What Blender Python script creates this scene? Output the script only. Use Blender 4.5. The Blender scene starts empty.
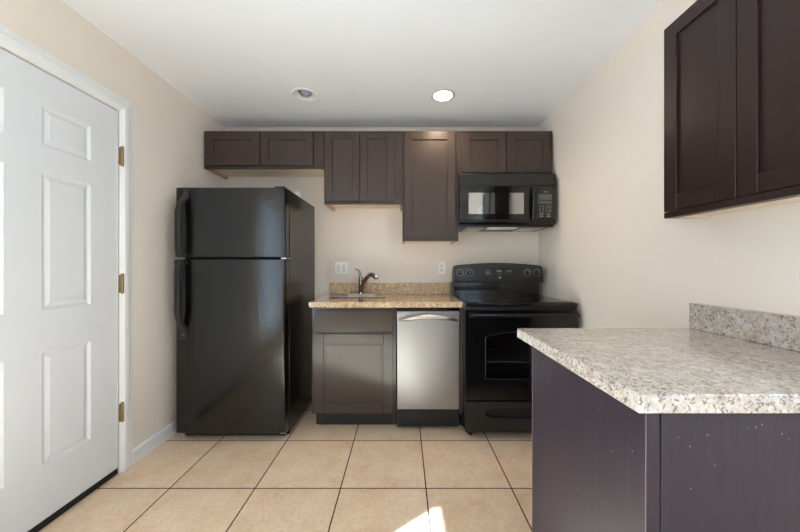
import bpy, bmesh, math
from mathutils import Vector, Matrix

# ------------------------------------------------------------------ scene, camera, light
S = bpy.context.scene
C = S.collection
R = math.radians

F_PX, CX, CAM_H = 313.0, 403.0, 1.18
cam_d = bpy.data.cameras.new('camera')
cam = bpy.data.objects.new('camera', cam_d)
C.objects.link(cam)
cam.location = (0, 0, CAM_H)
cam.rotation_euler = (R(90), 0, 0)
cam_d.sensor_width = 36.0
cam_d.lens = F_PX / 800.0 * 36.0
cam_d.shift_x = (400.0 - CX) / 800.0
cam_d.clip_start = 0.02
S.camera = cam

S.view_settings.view_transform = 'Standard'
S.view_settings.look = 'None'
S.view_settings.gamma = 1.0
S.view_settings.use_curve_mapping = False
S.view_settings.exposure = 0.46
S.cycles.diffuse_bounces = 8
S.cycles.max_bounces = 14

world = bpy.data.worlds.new('sky')
S.world = world
world.use_nodes = True
wn = world.node_tree
wn.nodes.clear()
wo = wn.nodes.new('ShaderNodeOutputWorld')
wb = wn.nodes.new('ShaderNodeBackground')
wb.inputs['Color'].default_value = (0.645, 0.80, 1.0, 1)
wb.inputs['Strength'].default_value = 5.6
wn.links.new(wb.outputs[0], wo.inputs[0])


def light(name, kind, loc, energy, color=(1, 1, 1), direction=None, **kw):
    d = bpy.data.lights.new(name, kind)
    d.energy = energy
    d.color = color
    for k, v in kw.items():
        if k == 'is_portal':
            d.cycles.is_portal = v
        else:
            setattr(d, k, v)
    o = bpy.data.objects.new(name, d)
    o.location = loc
    if direction is not None:
        o.rotation_euler = Vector(direction).to_track_quat('-Z', 'Y').to_euler()
    C.objects.link(o)
    return o


# the sun falls through the window in the left wall onto the floor
light('sun', 'SUN', (-4, -3, 5), 43.0, (0.60, 0.785, 1.0), (1.735, 1.29, -1.887), angle=R(0.9))
# daylight openings (portals only guide the sampling of the sky)
light('sky_portal', 'AREA', (-1.80, -0.76, 1.20), 1.0, direction=(1, 0, 0), shape='RECTANGLE', size=1.94, size_y=1.84, is_portal=True)

light('sky_portal', 'AREA', (1.42, -1.02, 1.53), 1.0, direction=(-1, 0, 0), shape='RECTANGLE', size=2.84, size_y=1.22, is_portal=True)  # portal of the added right-hand fill window

# ------------------------------------------------------------------ material helpers
def srgb(r, g, b):
    def f(c):
        c /= 255.0
        return c / 12.92 if c <= 0.04045 else ((c + 0.055) / 1.055) ** 2.4
    return (f(r), f(g), f(b), 1.0)


class Mat:
    def __init__(self, name, color=(0.5, 0.5, 0.5, 1), rough=0.5, metal=0.0, spec=0.5, coat=0.0, coat_rough=0.1):
        self.m = bpy.data.materials.new(name)
        self.m.use_nodes = True
        self.nt = self.m.node_tree
        self.b = self.nt.nodes['Principled BSDF']
        self.out = self.nt.nodes['Material Output']
        self.set('Base Color', color)
        self.set('Roughness', rough)
        self.set('Metallic', metal)
        self.set('Specular IOR Level', spec)
        self.set('Coat Weight', coat)
        self.set('Coat Roughness', coat_rough)

    def set(self, k, v):
        self.b.inputs[k].default_value = v

    def n(self, t, **kw):
        nd = self.nt.nodes.new(t)
        for k, v in kw.items():
            if k in nd.inputs.keys():
                nd.inputs[k].default_value = v
            else:
                setattr(nd, k, v)
        return nd

    def l(self, a, b):
        self.nt.links.new(a, b)

    def pos(self):
        return self.n('ShaderNodeNewGeometry').outputs['Position']

    def mapped(self, scale):
        mp = self.n('ShaderNodeMapping')
        mp.inputs['Scale'].default_value = scale
        self.l(self.pos(), mp.inputs['Vector'])
        return mp.outputs[0]

    def noise(self, vec, scale, detail=3.0, rough=0.55, dist=0.0):
        nd = self.n('ShaderNodeTexNoise')
        nd.inputs['Scale'].default_value = scale
        nd.inputs['Detail'].default_value = detail
        nd.inputs['Roughness'].default_value = rough
        nd.inputs['Distortion'].default_value = dist
        self.l(vec, nd.inputs['Vector'])
        return nd.outputs['Fac']

    def ramp(self, fac, stops, interp='LINEAR'):
        nd = self.n('ShaderNodeValToRGB')
        cr = nd.color_ramp
        cr.interpolation = interp
        while len(cr.elements) < len(stops):
            cr.elements.new(0.5)
        for e, (p, c) in zip(cr.elements, stops):
            e.position = p
            e.color = c
        self.l(fac, nd.inputs['Fac'])
        return nd.outputs['Color']

    def mix(self, fac, a, b, blend='MIX'):
        nd = self.n('ShaderNodeMix', data_type='RGBA', blend_type=blend)
        for sock, v in ((nd.inputs[0], fac), (nd.inputs[6], a), (nd.inputs[7], b)):
            if hasattr(v, 'is_linked'):
                self.l(v, sock)
            else:
                sock.default_value = v
        return nd.outputs[2]

    def math(self, op, a, b=0.0):
        nd = self.n('ShaderNodeMath', operation=op)
        for sock, v in ((nd.inputs[0], a), (nd.inputs[1], b)):
            if hasattr(v, 'is_linked'):
                self.l(v, sock)
            else:
                sock.default_value = v
        return nd.outputs[0]

    def bump(self, height, strength=0.2, dist=0.002):
        nd = self.n('ShaderNodeBump')
        nd.inputs['Strength'].default_value = strength
        nd.inputs['Distance'].default_value = dist
        self.l(height, nd.inputs['Height'])
        self.l(nd.outputs[0], self.b.inputs['Normal'])

    def col(self, sock):
        self.l(sock, self.b.inputs['Base Color'])


def plain(name, c, rough=0.5, metal=0.0, spec=0.5, coat=0.0):
    return Mat(name, c, rough, metal, spec, coat).m


def grey(v):
    return (v, v, v, 1)


def wall_paint(name, c, bump=0.12):
    m = Mat(name, c, 0.75, spec=0.25)
    p = m.pos()
    m.col(m.mix(m.noise(p, 2.2, 2), tuple(x * 0.97 for x in c[:3]) + (1,), tuple(min(1, x * 1.03) for x in c[:3]) + (1,)))
    m.bump(m.noise(p, 90, 3), bump, 0.002)
    return m.m


M = {}
M['wall'] = wall_paint('wall_paint', srgb(228, 216, 203))
M['ceiling'] = wall_paint('ceiling_paint', srgb(233, 234, 238), 0.1)
M['white'] = plain('white_satin_paint', srgb(217, 217, 219), 0.38)
M['trim'] = plain('white_trim_paint', srgb(226, 225, 224), 0.4)


def tile_floor():
    m = Mat('floor_tile', rough=0.4, spec=0.45)
    s, x0, y0, w = 0.4537, 0.122, 1.661, 0.0068
    sep = m.n('ShaderNodeSeparateXYZ')
    p = m.pos()
    m.l(p, sep.inputs[0])
    masks, ids = [], []
    for ax, o in (('X', x0), ('Y', y0)):
        t = m.math('DIVIDE', m.math('SUBTRACT', sep.outputs[ax], o - 20 * s), s)
        fr = m.math('FRACT', t)
        ids.append(m.math('FLOOR', t))
        dist = m.math('MINIMUM', fr, m.math('SUBTRACT', 1.0, fr))
        masks.append(m.math('LESS_THAN', dist, w / 2 / s))
    grout = m.math('MAXIMUM', masks[0], masks[1])
    cid = m.n('ShaderNodeCombineXYZ')
    m.l(ids[0], cid.inputs[0])
    m.l(ids[1], cid.inputs[1])
    wnz = m.n('ShaderNodeTexWhiteNoise', noise_dimensions='3D')
    m.l(cid.outputs[0], wnz.inputs['Vector'])
    add = m.n('ShaderNodeVectorMath', operation='ADD')
    sc = m.n('ShaderNodeVectorMath', operation='SCALE')
    m.l(wnz.outputs['Color'], sc.inputs[0])
    sc.inputs['Scale'].default_value = 9.0
    m.l(p, add.inputs[0])
    m.l(sc.outputs[0], add.inputs[1])
    v = add.outputs[0]
    cloud = m.noise(v, 5.5, 7, 0.62, 0.4)
    body = m.ramp(cloud, [(0.25, srgb(218, 182, 148)), (0.42, srgb(239, 207, 175)), (0.58, srgb(246, 220, 191)), (0.78, srgb(250, 234, 213))])
    fine = m.noise(v, 60, 4)
    body = m.mix(0.34, body, m.ramp(fine, [(0.3, srgb(176, 142, 108)), (0.7, srgb(228, 204, 176))]))
    tone = m.ramp(wnz.outputs['Value'], [(0.0, grey(0.93)), (1.0, grey(1.0))])
    body = m.mix(1.0, body, tone, 'MULTIPLY')
    m.col(m.mix(grout, body, srgb(58, 47, 38)))
    m.l(m.ramp(grout, [(0, grey(0.36)), (1, grey(0.9))]), m.b.inputs['Roughness'])
    h = m.math('SUBTRACT', m.math('MULTIPLY', cloud, 0.12), grout)
    m.bump(h, 0.25, 0.002)
    return m.m


M['floor'] = tile_floor()


def espresso(name, base, rough, coat=0.0, grain=0.07, axis=(1, 1, 0.06)):
    m = Mat(name, base, rough, spec=0.5, coat=coat, coat_rough=0.12)
    v = m.mapped(axis)
    g = m.noise(v, 90, 4, 0.6)
    lo = tuple(x * (1 - grain) for x in base[:3]) + (1,)
    hi = tuple(x * (1 + grain * 1.6) for x in base[:3]) + (1,)
    m.col(m.ramp(g, [(0.3, lo), (0.7, hi)]))
    m.bump(g, 0.08, 0.001)
    return m.m


M['espresso'] = espresso('espresso_stained_wood', srgb(56, 43, 37), 0.42)
M['espresso_dark'] = espresso('dark_espresso_stained_wood', srgb(34, 18, 16), 0.4)
M['espresso_gloss'] = espresso('glossy_espresso_paint', srgb(49, 39, 35), 0.2, 0.3)


def scuffed():
    m = Mat('scuffed_espresso_paint', rough=0.3, spec=0.45)
    p = m.pos()
    base = m.ramp(m.noise(m.mapped((1, 1, 0.08)), 60, 4), [(0.3, srgb(40, 33, 42)), (0.7, srgb(48, 40, 49))])
    vo = m.n('ShaderNodeTexVoronoi', feature='F1')
    vo.inputs['Scale'].default_value = 46
    m.l(p, vo.inputs['Vector'])
    speck = m.math('LESS_THAN', vo.outputs['Distance'], 0.09)
    clump = m.math('GREATER_THAN', m.noise(p, 5, 2), 0.52)
    k = m.math('MULTIPLY', m.math('MULTIPLY', speck, clump), 0.55)
    m.col(m.mix(k, base, srgb(165, 155, 155)))
    m.l(m.ramp(m.noise(m.mapped((1, 1, 0.3)), 4, 2), [(0.3, grey(0.42)), (0.7, grey(0.48))]), m.b.inputs['Roughness'])
    return m.m


M['scuffed'] = scuffed()
M['worn_edge'] = plain('worn_paint_edge', srgb(112, 100, 104), 0.5)
M['birch'] = espresso('raw_birch_ply', srgb(232, 216, 194), 0.6, grain=0.06, axis=(0.08, 1, 1))
M['ply_edge'] = espresso('orange_ply_edge', srgb(198, 164, 126), 0.6, grain=0.06, axis=(0.08, 1, 1))
M['kick'] = plain('black_toe_kick', srgb(34, 33, 33), 0.45)


def granite(name, tones, warm_lo, warm_hi, speck, gold_amt):
    m = Mat(name, rough=0.12, spec=0.5, coat=0.6, coat_rough=0.05)
    p = m.pos()
    big = m.noise(p, 7, 4, 0.6, 0.6)
    mid = m.noise(p, 42, 5, 0.65, 0.3)
    body = m.ramp(mid, [(p_, c_) for p_, c_ in zip((0.28, 0.42, 0.55, 0.72), tones)])
    warm = m.ramp(big, [(0.35, warm_lo), (0.65, warm_hi)])
    body = m.mix(0.45, body, warm, 'MULTIPLY')
    vo = m.n('ShaderNodeTexVoronoi', feature='F1')
    vo.inputs['Scale'].default_value = 210
    vo.inputs['Randomness'].default_value = 1.0
    dn = m.n('ShaderNodeTexNoise')
    dn.inputs['Scale'].default_value = 70
    m.l(p, dn.inputs['Vector'])
    dm = m.n('ShaderNodeVectorMath', operation='SCALE')
    dm.inputs['Scale'].default_value = 0.02
    m.l(dn.outputs['Color'], dm.inputs[0])
    da = m.n('ShaderNodeVectorMath', operation='ADD')
    m.l(p, da.inputs[0])
    m.l(dm.outputs[0], da.inputs[1])
    m.l(da.outputs[0], vo.inputs['Vector'])
    sepc = m.n('ShaderNodeSeparateColor')
    m.l(vo.outputs['Color'], sepc.inputs[0])
    dark = m.math('GREATER_THAN', m.math('ADD', sepc.outputs[0], m.math('MULTIPLY', m.noise(p, 24, 3), 0.55)), 1.11)
    gold = m.math('GREATER_THAN', sepc.outputs[1], 0.83)
    body = m.mix(m.math('MULTIPLY', gold, gold_amt), body, srgb(176, 138, 98))
    body = m.mix(m.math('MULTIPLY', dark, 0.62), body, speck)
    m.col(body)
    return m.m


M['granite_tan'] = granite('golden_tan_granite', (srgb(156, 128, 100), srgb(198, 170, 136), srgb(218, 198, 168), srgb(232, 218, 194)),
                        srgb(226, 210, 188), srgb(206, 170, 128), srgb(74, 58, 46), 0.6)
M['granite_cool_lit'] = granite('cool_lit_granite', (srgb(158, 142, 128), srgb(188, 176, 164), srgb(204, 196, 188), srgb(216, 212, 208)),
                         srgb(222, 223, 227), srgb(212, 201, 190), srgb(70, 65, 66), 0.3)  # paler copy of the counter stone, cool daylight and reflection put into its colours


def steel(name, base=(0.345, 0.35, 0.365, 1), rough=0.33, streak=(60, 60, 0.5)):
    m = Mat(name, base, rough, 1.0)
    v = m.mapped(streak)
    g = m.noise(v, 4, 4, 0.6)
    m.l(m.ramp(g, [(0.3, grey(rough - 0.01)), (0.7, grey(rough + 0.015))]), m.b.inputs['Roughness'])
    lo = tuple(x * 0.97 for x in base[:3]) + (1,)
    m.col(m.ramp(g, [(0.3, lo), (0.7, base)]))
    m.bump(m.noise(m.mapped((5, 5, 1.2)), 1.0, 2), 0.08, 0.02)
    return m.m


M['steel'] = steel('brushed_stainless_steel')
M['steel_plain'] = plain('satin_steel', (0.50, 0.48, 0.46, 1), 0.32, 1.0)
M['sink_steel'] = plain('dark_satin_steel', (0.16, 0.14, 0.125, 1), 0.4, 1.0)
M['bronze'] = plain('brushed_dark_nickel', (0.30, 0.27, 0.24, 1), 0.22, 1.0)
M['brass'] = plain('aged_brass', (0.36, 0.25, 0.12, 1), 0.4, 1.0)


def fridge_black():
    m = Mat('pebbled_black_enamel', srgb(13, 12, 10), 0.14, spec=0.55)
    p = m.pos()
    vo = m.n('ShaderNodeTexVoronoi', feature='SMOOTH_F1')
    vo.inputs['Scale'].default_value = 100
    m.l(p, vo.inputs['Vector'])
    m.bump(vo.outputs['Distance'], 0.42, 0.0012)
    return m.m


M['fridge'] = fridge_black()
M['fridge_side'] = plain('smooth_black_enamel', srgb(18, 16, 14), 0.2)
M['black_gloss'] = plain('black_gloss_enamel', srgb(11, 11, 12), 0.1)
M['black_satin'] = plain('black_satin_plastic', srgb(26, 26, 26), 0.33)
M['black_matte'] = plain('black_plastic', srgb(22, 22, 22), 0.5)
M['black_glass'] = plain('black_ceramic_glass', srgb(9, 9, 10), 0.05)
M['gasket'] = plain('black_rubber', srgb(12, 12, 12), 0.7)
M['silver_trim'] = plain('grey_printed_line', srgb(120, 120, 122), 0.35)
M['dark_trim'] = plain('dark_grey_printed_line', srgb(52, 54, 58), 0.35)
M['print'] = plain('pale_printed_legend', srgb(190, 190, 184), 0.5)
M['plastic_white'] = plain('white_plastic', srgb(248, 244, 236), 0.35)
M['plastic_slot'] = plain('dark_socket_slot', srgb(60, 58, 55), 0.6)
M['plastic_grey'] = plain('off_white_rocker_plastic', srgb(230, 226, 218), 0.4)  # slightly greyer plastic than the plates
M['wire'] = plain('chrome_wire', (0.75, 0.74, 0.72, 1), 0.25, 1.0)
M['cavity'] = plain('grey_oven_enamel', srgb(66, 68, 76), 0.4)
M['lens'] = plain('frosted_lens', srgb(225, 222, 212), 0.4)
M['paper'] = plain('white_paper', srgb(240, 240, 238), 0.7)
M['bulb_off'] = plain('unlit_reflector_lamp', srgb(172, 168, 192), 0.25)
M['lamp_ring'] = plain('grey_lamp_ring', srgb(186, 184, 180), 0.45)
M['can'] = plain('grey_violet_lamp_housing', srgb(150, 146, 156), 0.4)
M['outdoor'] = plain('pale_patio_concrete', srgb(178, 174, 166), 0.8)


def emit(name, c, s):
    m = Mat(name, (0, 0, 0, 1), 0.5)
    m.set('Emission Color', c)
    m.set('Emission Strength', s)
    return m.m


M['bulb_on'] = emit('lit_lamp_face', (1.0, 0.9, 0.76, 1), 9.0)
M['clock'] = emit('green_display', (0.35, 0.75, 0.12, 1), 0.8)


def glass(name, tint, gloss_fac, rough=0.0, alpha_dark=0.0):
    """a pane: transparent with a surface reflection, alpha_dark of it an opaque tint"""
    m = bpy.data.materials.new(name)
    m.use_nodes = True
    nt = m.node_tree
    nt.nodes.clear()
    out = nt.nodes.new('ShaderNodeOutputMaterial')
    tr = nt.nodes.new('ShaderNodeBsdfTransparent')
    tr.inputs[0].default_value = tint
    gl = nt.nodes.new('ShaderNodeBsdfGlossy')
    gl.inputs['Roughness'].default_value = rough
    gl.inputs['Color'].default_value = (1, 1, 1, 1)
    lw = nt.nodes.new('ShaderNodeLayerWeight')
    lw.inputs['Blend'].default_value = 0.5
    pw = nt.nodes.new('ShaderNodeMath')
    pw.operation = 'POWER'
    pw.inputs[1].default_value = 5.6
    nt.links.new(lw.outputs['Facing'], pw.inputs[0])
    fr = nt.nodes.new('ShaderNodeMath')
    fr.operation = 'MULTIPLY_ADD'
    fr.inputs[1].default_value = 1.0 - gloss_fac
    fr.inputs[2].default_value = gloss_fac
    nt.links.new(pw.outputs[0], fr.inputs[0])
    mx = nt.nodes.new('ShaderNodeMixShader')
    nt.links.new(fr.outputs[0], mx.inputs[0])
    nt.links.new(tr.outputs[0], mx.inputs[1])
    nt.links.new(gl.outputs[0], mx.inputs[2])
    src = mx.outputs[0]
    nt.links.new(src, out.inputs[0])
    return m


M['pane'] = glass('window_glass', (0.95, 0.97, 0.96, 1), 0.04)
M['oven_glass'] = glass('tinted_oven_glass', (0.66, 0.69, 0.74, 1), 0.06)


# ------------------------------------------------------------------ mesh helpers
class B:
    """collects shapes given in world coordinates, links them as ONE mesh object"""
    def __init__(self):
        self.bm = bmesh.new()

    def box(self, x0, x1, y0, y1, z0, z1):
        v = [self.bm.verts.new(p) for p in ((x0, y0, z0), (x1, y0, z0), (x1, y1, z0), (x0, y1, z0), (x0, y0, z1), (x1, y0, z1), (x1, y1, z1), (x0, y1, z1))]
        for f in ((0, 3, 2, 1), (4, 5, 6, 7), (0, 1, 5, 4), (1, 2, 6, 5), (2, 3, 7, 6), (3, 0, 4, 7)):
            self.bm.faces.new([v[i] for i in f])
        return self

    def prism(self, pts, axis, a, b):
        """polygon pts in the two other axes, extruded along axis from a to b"""
        def mk(p, t):
            q = list(p)
            q.insert('xyz'.index(axis), t)
            return q
        va = [self.bm.verts.new(mk(p, a)) for p in pts]
        vb = [self.bm.verts.new(mk(p, b)) for p in pts]
        n = len(pts)
        self.bm.faces.new(va)
        self.bm.faces.new(vb[::-1])
        for i in range(n):
            self.bm.faces.new([va[i], vb[i], vb[(i + 1) % n], va[(i + 1) % n]])
        return self

    def sweep(self, pts, radii, n=12, flat=1.0, up=None, caps=True):
        pts = [Vector(p) for p in pts]
        if not hasattr(radii, '__len__'):
            radii = [radii] * len(pts)
        rings = []
        ref = Vector(up) if up else None
        for i, p in enumerate(pts):
            t = (pts[min(i + 1, len(pts) - 1)] - pts[max(i - 1, 0)]).normalized()
            if ref is None:
                ref = Vector((0, 0, 1)) if abs(t.z) < 0.9 else Vector((1, 0, 0))
            u = (ref - t * ref.dot(t)).normalized()
            w = t.cross(u)
            if up is None:
                ref = u
            rings.append([self.bm.verts.new(p + (u * math.cos(a) * flat + w * math.sin(a)) * radii[i]) for a in [2 * math.pi * k / n for k in range(n)]])
        for a, b in zip(rings, rings[1:]):
            for k in range(n):
                self.bm.faces.new([a[k], a[(k + 1) % n], b[(k + 1) % n], b[k]])
        if caps:
            self.bm.faces.new(rings[0][::-1])
            self.bm.faces.new(rings[-1])
        return self

    def lathe(self, c, axis, prof, n=32, caps=(True, True)):
        """prof: (radius, offset along axis) pairs"""
        ax = Vector(axis).normalized()
        u = ax.orthogonal().normalized()
        w = ax.cross(u)
        c = Vector(c)
        rings = []
        for r, h in prof:
            rings.append([self.bm.verts.new(c + ax * h + (u * math.cos(a) + w * math.sin(a)) * max(r, 1e-4)) for a in [2 * math.pi * k / n for k in range(n)]])
        for a, b in zip(rings, rings[1:]):
            for k in range(n):
                self.bm.faces.new([a[k], a[(k + 1) % n], b[(k + 1) % n], b[k]])
        if caps[0]:
            self.bm.faces.new(rings[0][::-1])
        if caps[1]:
            self.bm.faces.new(rings[-1])
        return self

    def build(self, name, mat, parent=None, origin=None, bevel=0.0, seg=2, smooth=True):
        bmesh.ops.recalc_face_normals(self.bm, faces=self.bm.faces[:])
        me = bpy.data.meshes.new(name)
        if parent is not None:
            top = parent
            while top.parent is not None:
                top = top.parent
            org = Vector(top.location)
        else:
            org = Vector(origin or (0, 0, 0))
        bmesh.ops.translate(self.bm, verts=self.bm.verts[:], vec=-org)
        self.bm.to_mesh(me)
        self.bm.free()
        me.materials.append(M[mat] if isinstance(mat, str) else mat)
        o = bpy.data.objects.new(name, me)
        C.objects.link(o)
        if parent is not None:
            o.parent = parent
        else:
            o.location = org
        if bevel > 0:
            bv = o.modifiers.new('bevel', 'BEVEL')
            bv.width = bevel
            bv.segments = seg
            bv.limit_method = 'ANGLE'
            bv.angle_limit = R(40)
        if smooth:
            me.polygons.foreach_set('use_smooth', [True] * len(me.polygons))
            me.set_sharp_from_angle(angle=R(35))
        return o


def thing(name, label, cat, loc, group=None):
    o = bpy.data.objects.new(name, None)
    o.empty_display_size = 0.1
    o.location = loc
    C.objects.link(o)
    return tag(o, label, cat, group)


def tag(o, label, cat, group=None):
    o['label'] = label
    o['category'] = cat
    if group:
        o['group'] = group
    return o


def struct(o, label=None, cat=None):
    o['kind'] = 'structure'
    if label:
        o['label'] = label
        o['category'] = cat
    return o


# ------------------------------------------------------------------ the room
XL, XR, YB, YR, ZC = -1.615, 1.229, 2.84, -3.2, 2.438
T = 0.14
# side window openings, outside the frame
WY0, WY1, WZ0, WZ1 = -1.72, 0.20, 0.28, 2.12
RY0, RY1, RZ0 = -2.40, 0.36, 0.95                  # unseen window added in the right wall to light the left wall
DY0, DY1, DZ1 = 0.855, 1.7755, 2.062     # entry door opening

fl = B().box(XL - T, XR + T, YR - T, YB + T, -0.12, 0.0).build('floor', 'floor', smooth=False)
struct(fl, 'tan mottled ceramic floor tiles with dark grout lines', 'floor')
pt = B().box(-6, 4, -8, YR - T, -0.16, -0.04).box(-6, XL - T, YR - T, 3, -0.16, -0.04).box(XR + T, 5, YR - T, 3, -0.16, -0.04).build('ground', 'outdoor', smooth=False)
struct(pt, 'pale concrete ground outside the windows', 'ground')

w = B().box(XL - T, XR + T, YB, YB + T, 0, ZC + 0.2).build('wall_back', 'wall', smooth=False)
struct(w, 'beige painted wall behind the refrigerator, sink and stove', 'wall')
w = (B().box(XR, XR + T, YR, RY0, 0, ZC + 0.2).box(XR, XR + T, RY1, YB, 0, ZC + 0.2)
     .box(XR, XR + T, RY0, RY1, 0, RZ0).box(XR, XR + T, RY0, RY1, WZ1, ZC + 0.2)).build('wall_right', 'wall', smooth=False)
struct(w, 'beige painted wall beside the stove and peninsula', 'wall')
w = (B().box(XL - T, XL, YR, WY0, 0, ZC + 0.2)
     .box(XL - T, XL, WY0, WY1, 0, WZ0).box(XL - T, XL, WY0, WY1, WZ1, ZC + 0.2)
     .box(XL - T, XL, WY1, DY0, 0, ZC + 0.2)
     .box(XL - T, XL, DY0, DY1, DZ1, ZC + 0.2)
     .box(XL - T, XL, DY1, YB, 0, ZC + 0.2)
     .box(XL - T, XL - T + 0.02, DY0, DY1, 0, DZ1)
     .build('wall_left', 'wall', smooth=False))
struct(w, 'beige painted wall around the white entry door', 'wall')
w = B().box(XL - T, XR + T, YR - T, YR, 0, ZC + 0.2).build('wall_rear', 'wall', smooth=False)
struct(w, 'beige painted wall at the far end behind the viewer', 'wall')

# ceiling with two round holes for the recessed lamps
LAMPS = [(-0.721, 2.303), (0.296, 2.312)]
LR = 0.072


def ceiling():
    b = B()
    bm = b.bm
    x0, x1, y0, y1 = XL, XR, YR, YB
    h = 0.13
    cells = [(lx - h, lx + h) for lx, _ in LAMPS]
    ylo, yhi = 2.31 - h, 2.31 + h

    def quad(a0, a1, c0, c1):
        bm.faces.new([bm.verts.new(p) for p in ((a0, c0, ZC), (a0, c1, ZC), (a1, c1, ZC), (a1, c0, ZC))])
    quad(x0, x1, y0, ylo)
    quad(x0, x1, yhi, y1)
    xs = [x0, cells[0][0], cells[0][1], cells[1][0], cells[1][1], x1]
    for i in (0, 2, 4):
        quad(xs[i], xs[i + 1], ylo, yhi)
    for (lx, ly), (cx0, cx1) in zip(LAMPS, cells):
        n = 32
        inner, outer = [], []
        for k in range(n):
            a = 2 * math.pi * (k + 0.5) / n
            c, s = math.cos(a), math.sin(a)
            inner.append(bm.verts.new((lx + LR * c, ly + LR * s, ZC)))
            m_ = max(abs(c), abs(s))
            oy = ly + h * s / m_
            oy = min(max(oy, ylo), yhi)
            if abs(s) == m_:
                oy = yhi if s > 0 else ylo
            outer.append(bm.verts.new((lx + h * c / m_, oy, ZC)))
        for k in range(n):
            j = (k + 1) % n
            bm.faces.new([inner[k], outer[k], outer[j], inner[j]])
        # corners of the square cell
        for q in range(4):
            ka = (q * 8 + 3) % n
            kb = (ka + 1) % n
            cxx = cx1 if q in (0, 3) else cx0
            cyy = yhi if q in (0, 1) else ylo
            cv = bm.verts.new((cxx, cyy, ZC))
            bm.faces.new([outer[ka], cv, outer[kb]])
    for f in bm.faces:
        f.normal_update()
        if f.normal.z > 0:
            f.normal_flip()
    b.box(x0 - T, x1 + T, y0 - T, y1 + T, ZC + 0.2, ZC + 0.3)
    me = bpy.data.meshes.new('ceiling')
    bm.to_mesh(me)
    bm.free()
    me.materials.append(M['ceiling'])
    o = bpy.data.objects.new('ceiling', me)
    C.objects.link(o)
    struct(o, 'white painted ceiling with two recessed lamps', 'ceiling')


ceiling()

# baseboards
b = B()
for y0, y1 in ((YR, -1.80), (0.0, 0.77), (1.862, YB)):
    pass
b.prism([(XL, 0), (XL + 0.014, 0), (XL + 0.014, 0.072), (XL + 0.008, 0.085), (XL, 0.088)], 'y', 1.8595, YB - 0.002)
bl = B()
bl.bm.free()
bl.bm = b.bm
for v in bl.bm.verts:
    pass
o = bl.build('baseboard_left', 'trim', smooth=False)
struct(o, 'white baseboard between the door casing and refrigerator', 'baseboard')

# side windows (out of the frame; the left one lets the sun in, the right one is added fill)
def window(name, label, fx0, fx1, y0, y1, z0=WZ0):
    win = B()
    fw, ym = 0.045, (y0 + y1) / 2
    win.box(fx0, fx1, y0, y1, z0, z0 + fw).box(fx0, fx1, y0, y1, WZ1 - fw, WZ1)
    win.box(fx0, fx1, y0, y0 + fw, z0 + fw, WZ1 - fw).box(fx0, fx1, y1 - fw, y1, z0 + fw, WZ1 - fw)
    win.box(fx0, fx1, ym - 0.02, ym + 0.02, z0 + fw, WZ1 - fw)
    o = struct(win.build(name, 'white', bevel=0.003), label, 'window')
    for a0, a1 in ((y0 + fw, ym - 0.02), (ym + 0.02, y1 - fw)):
        B().box(fx0 + 0.018, fx0 + 0.022, a0, a1, z0 + fw, WZ1 - fw).build('pane', 'pane', o, smooth=False)


window('window_1', 'white framed sliding window beside the entry door', XL - T + 0.01, XL - T + 0.05, WY0, WY1)
window('window_fill', 'added white framed sliding window beyond the peninsula, fill light for the left wall', XR + T - 0.05, XR + T - 0.01, RY0, RY1, RZ0)

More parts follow.
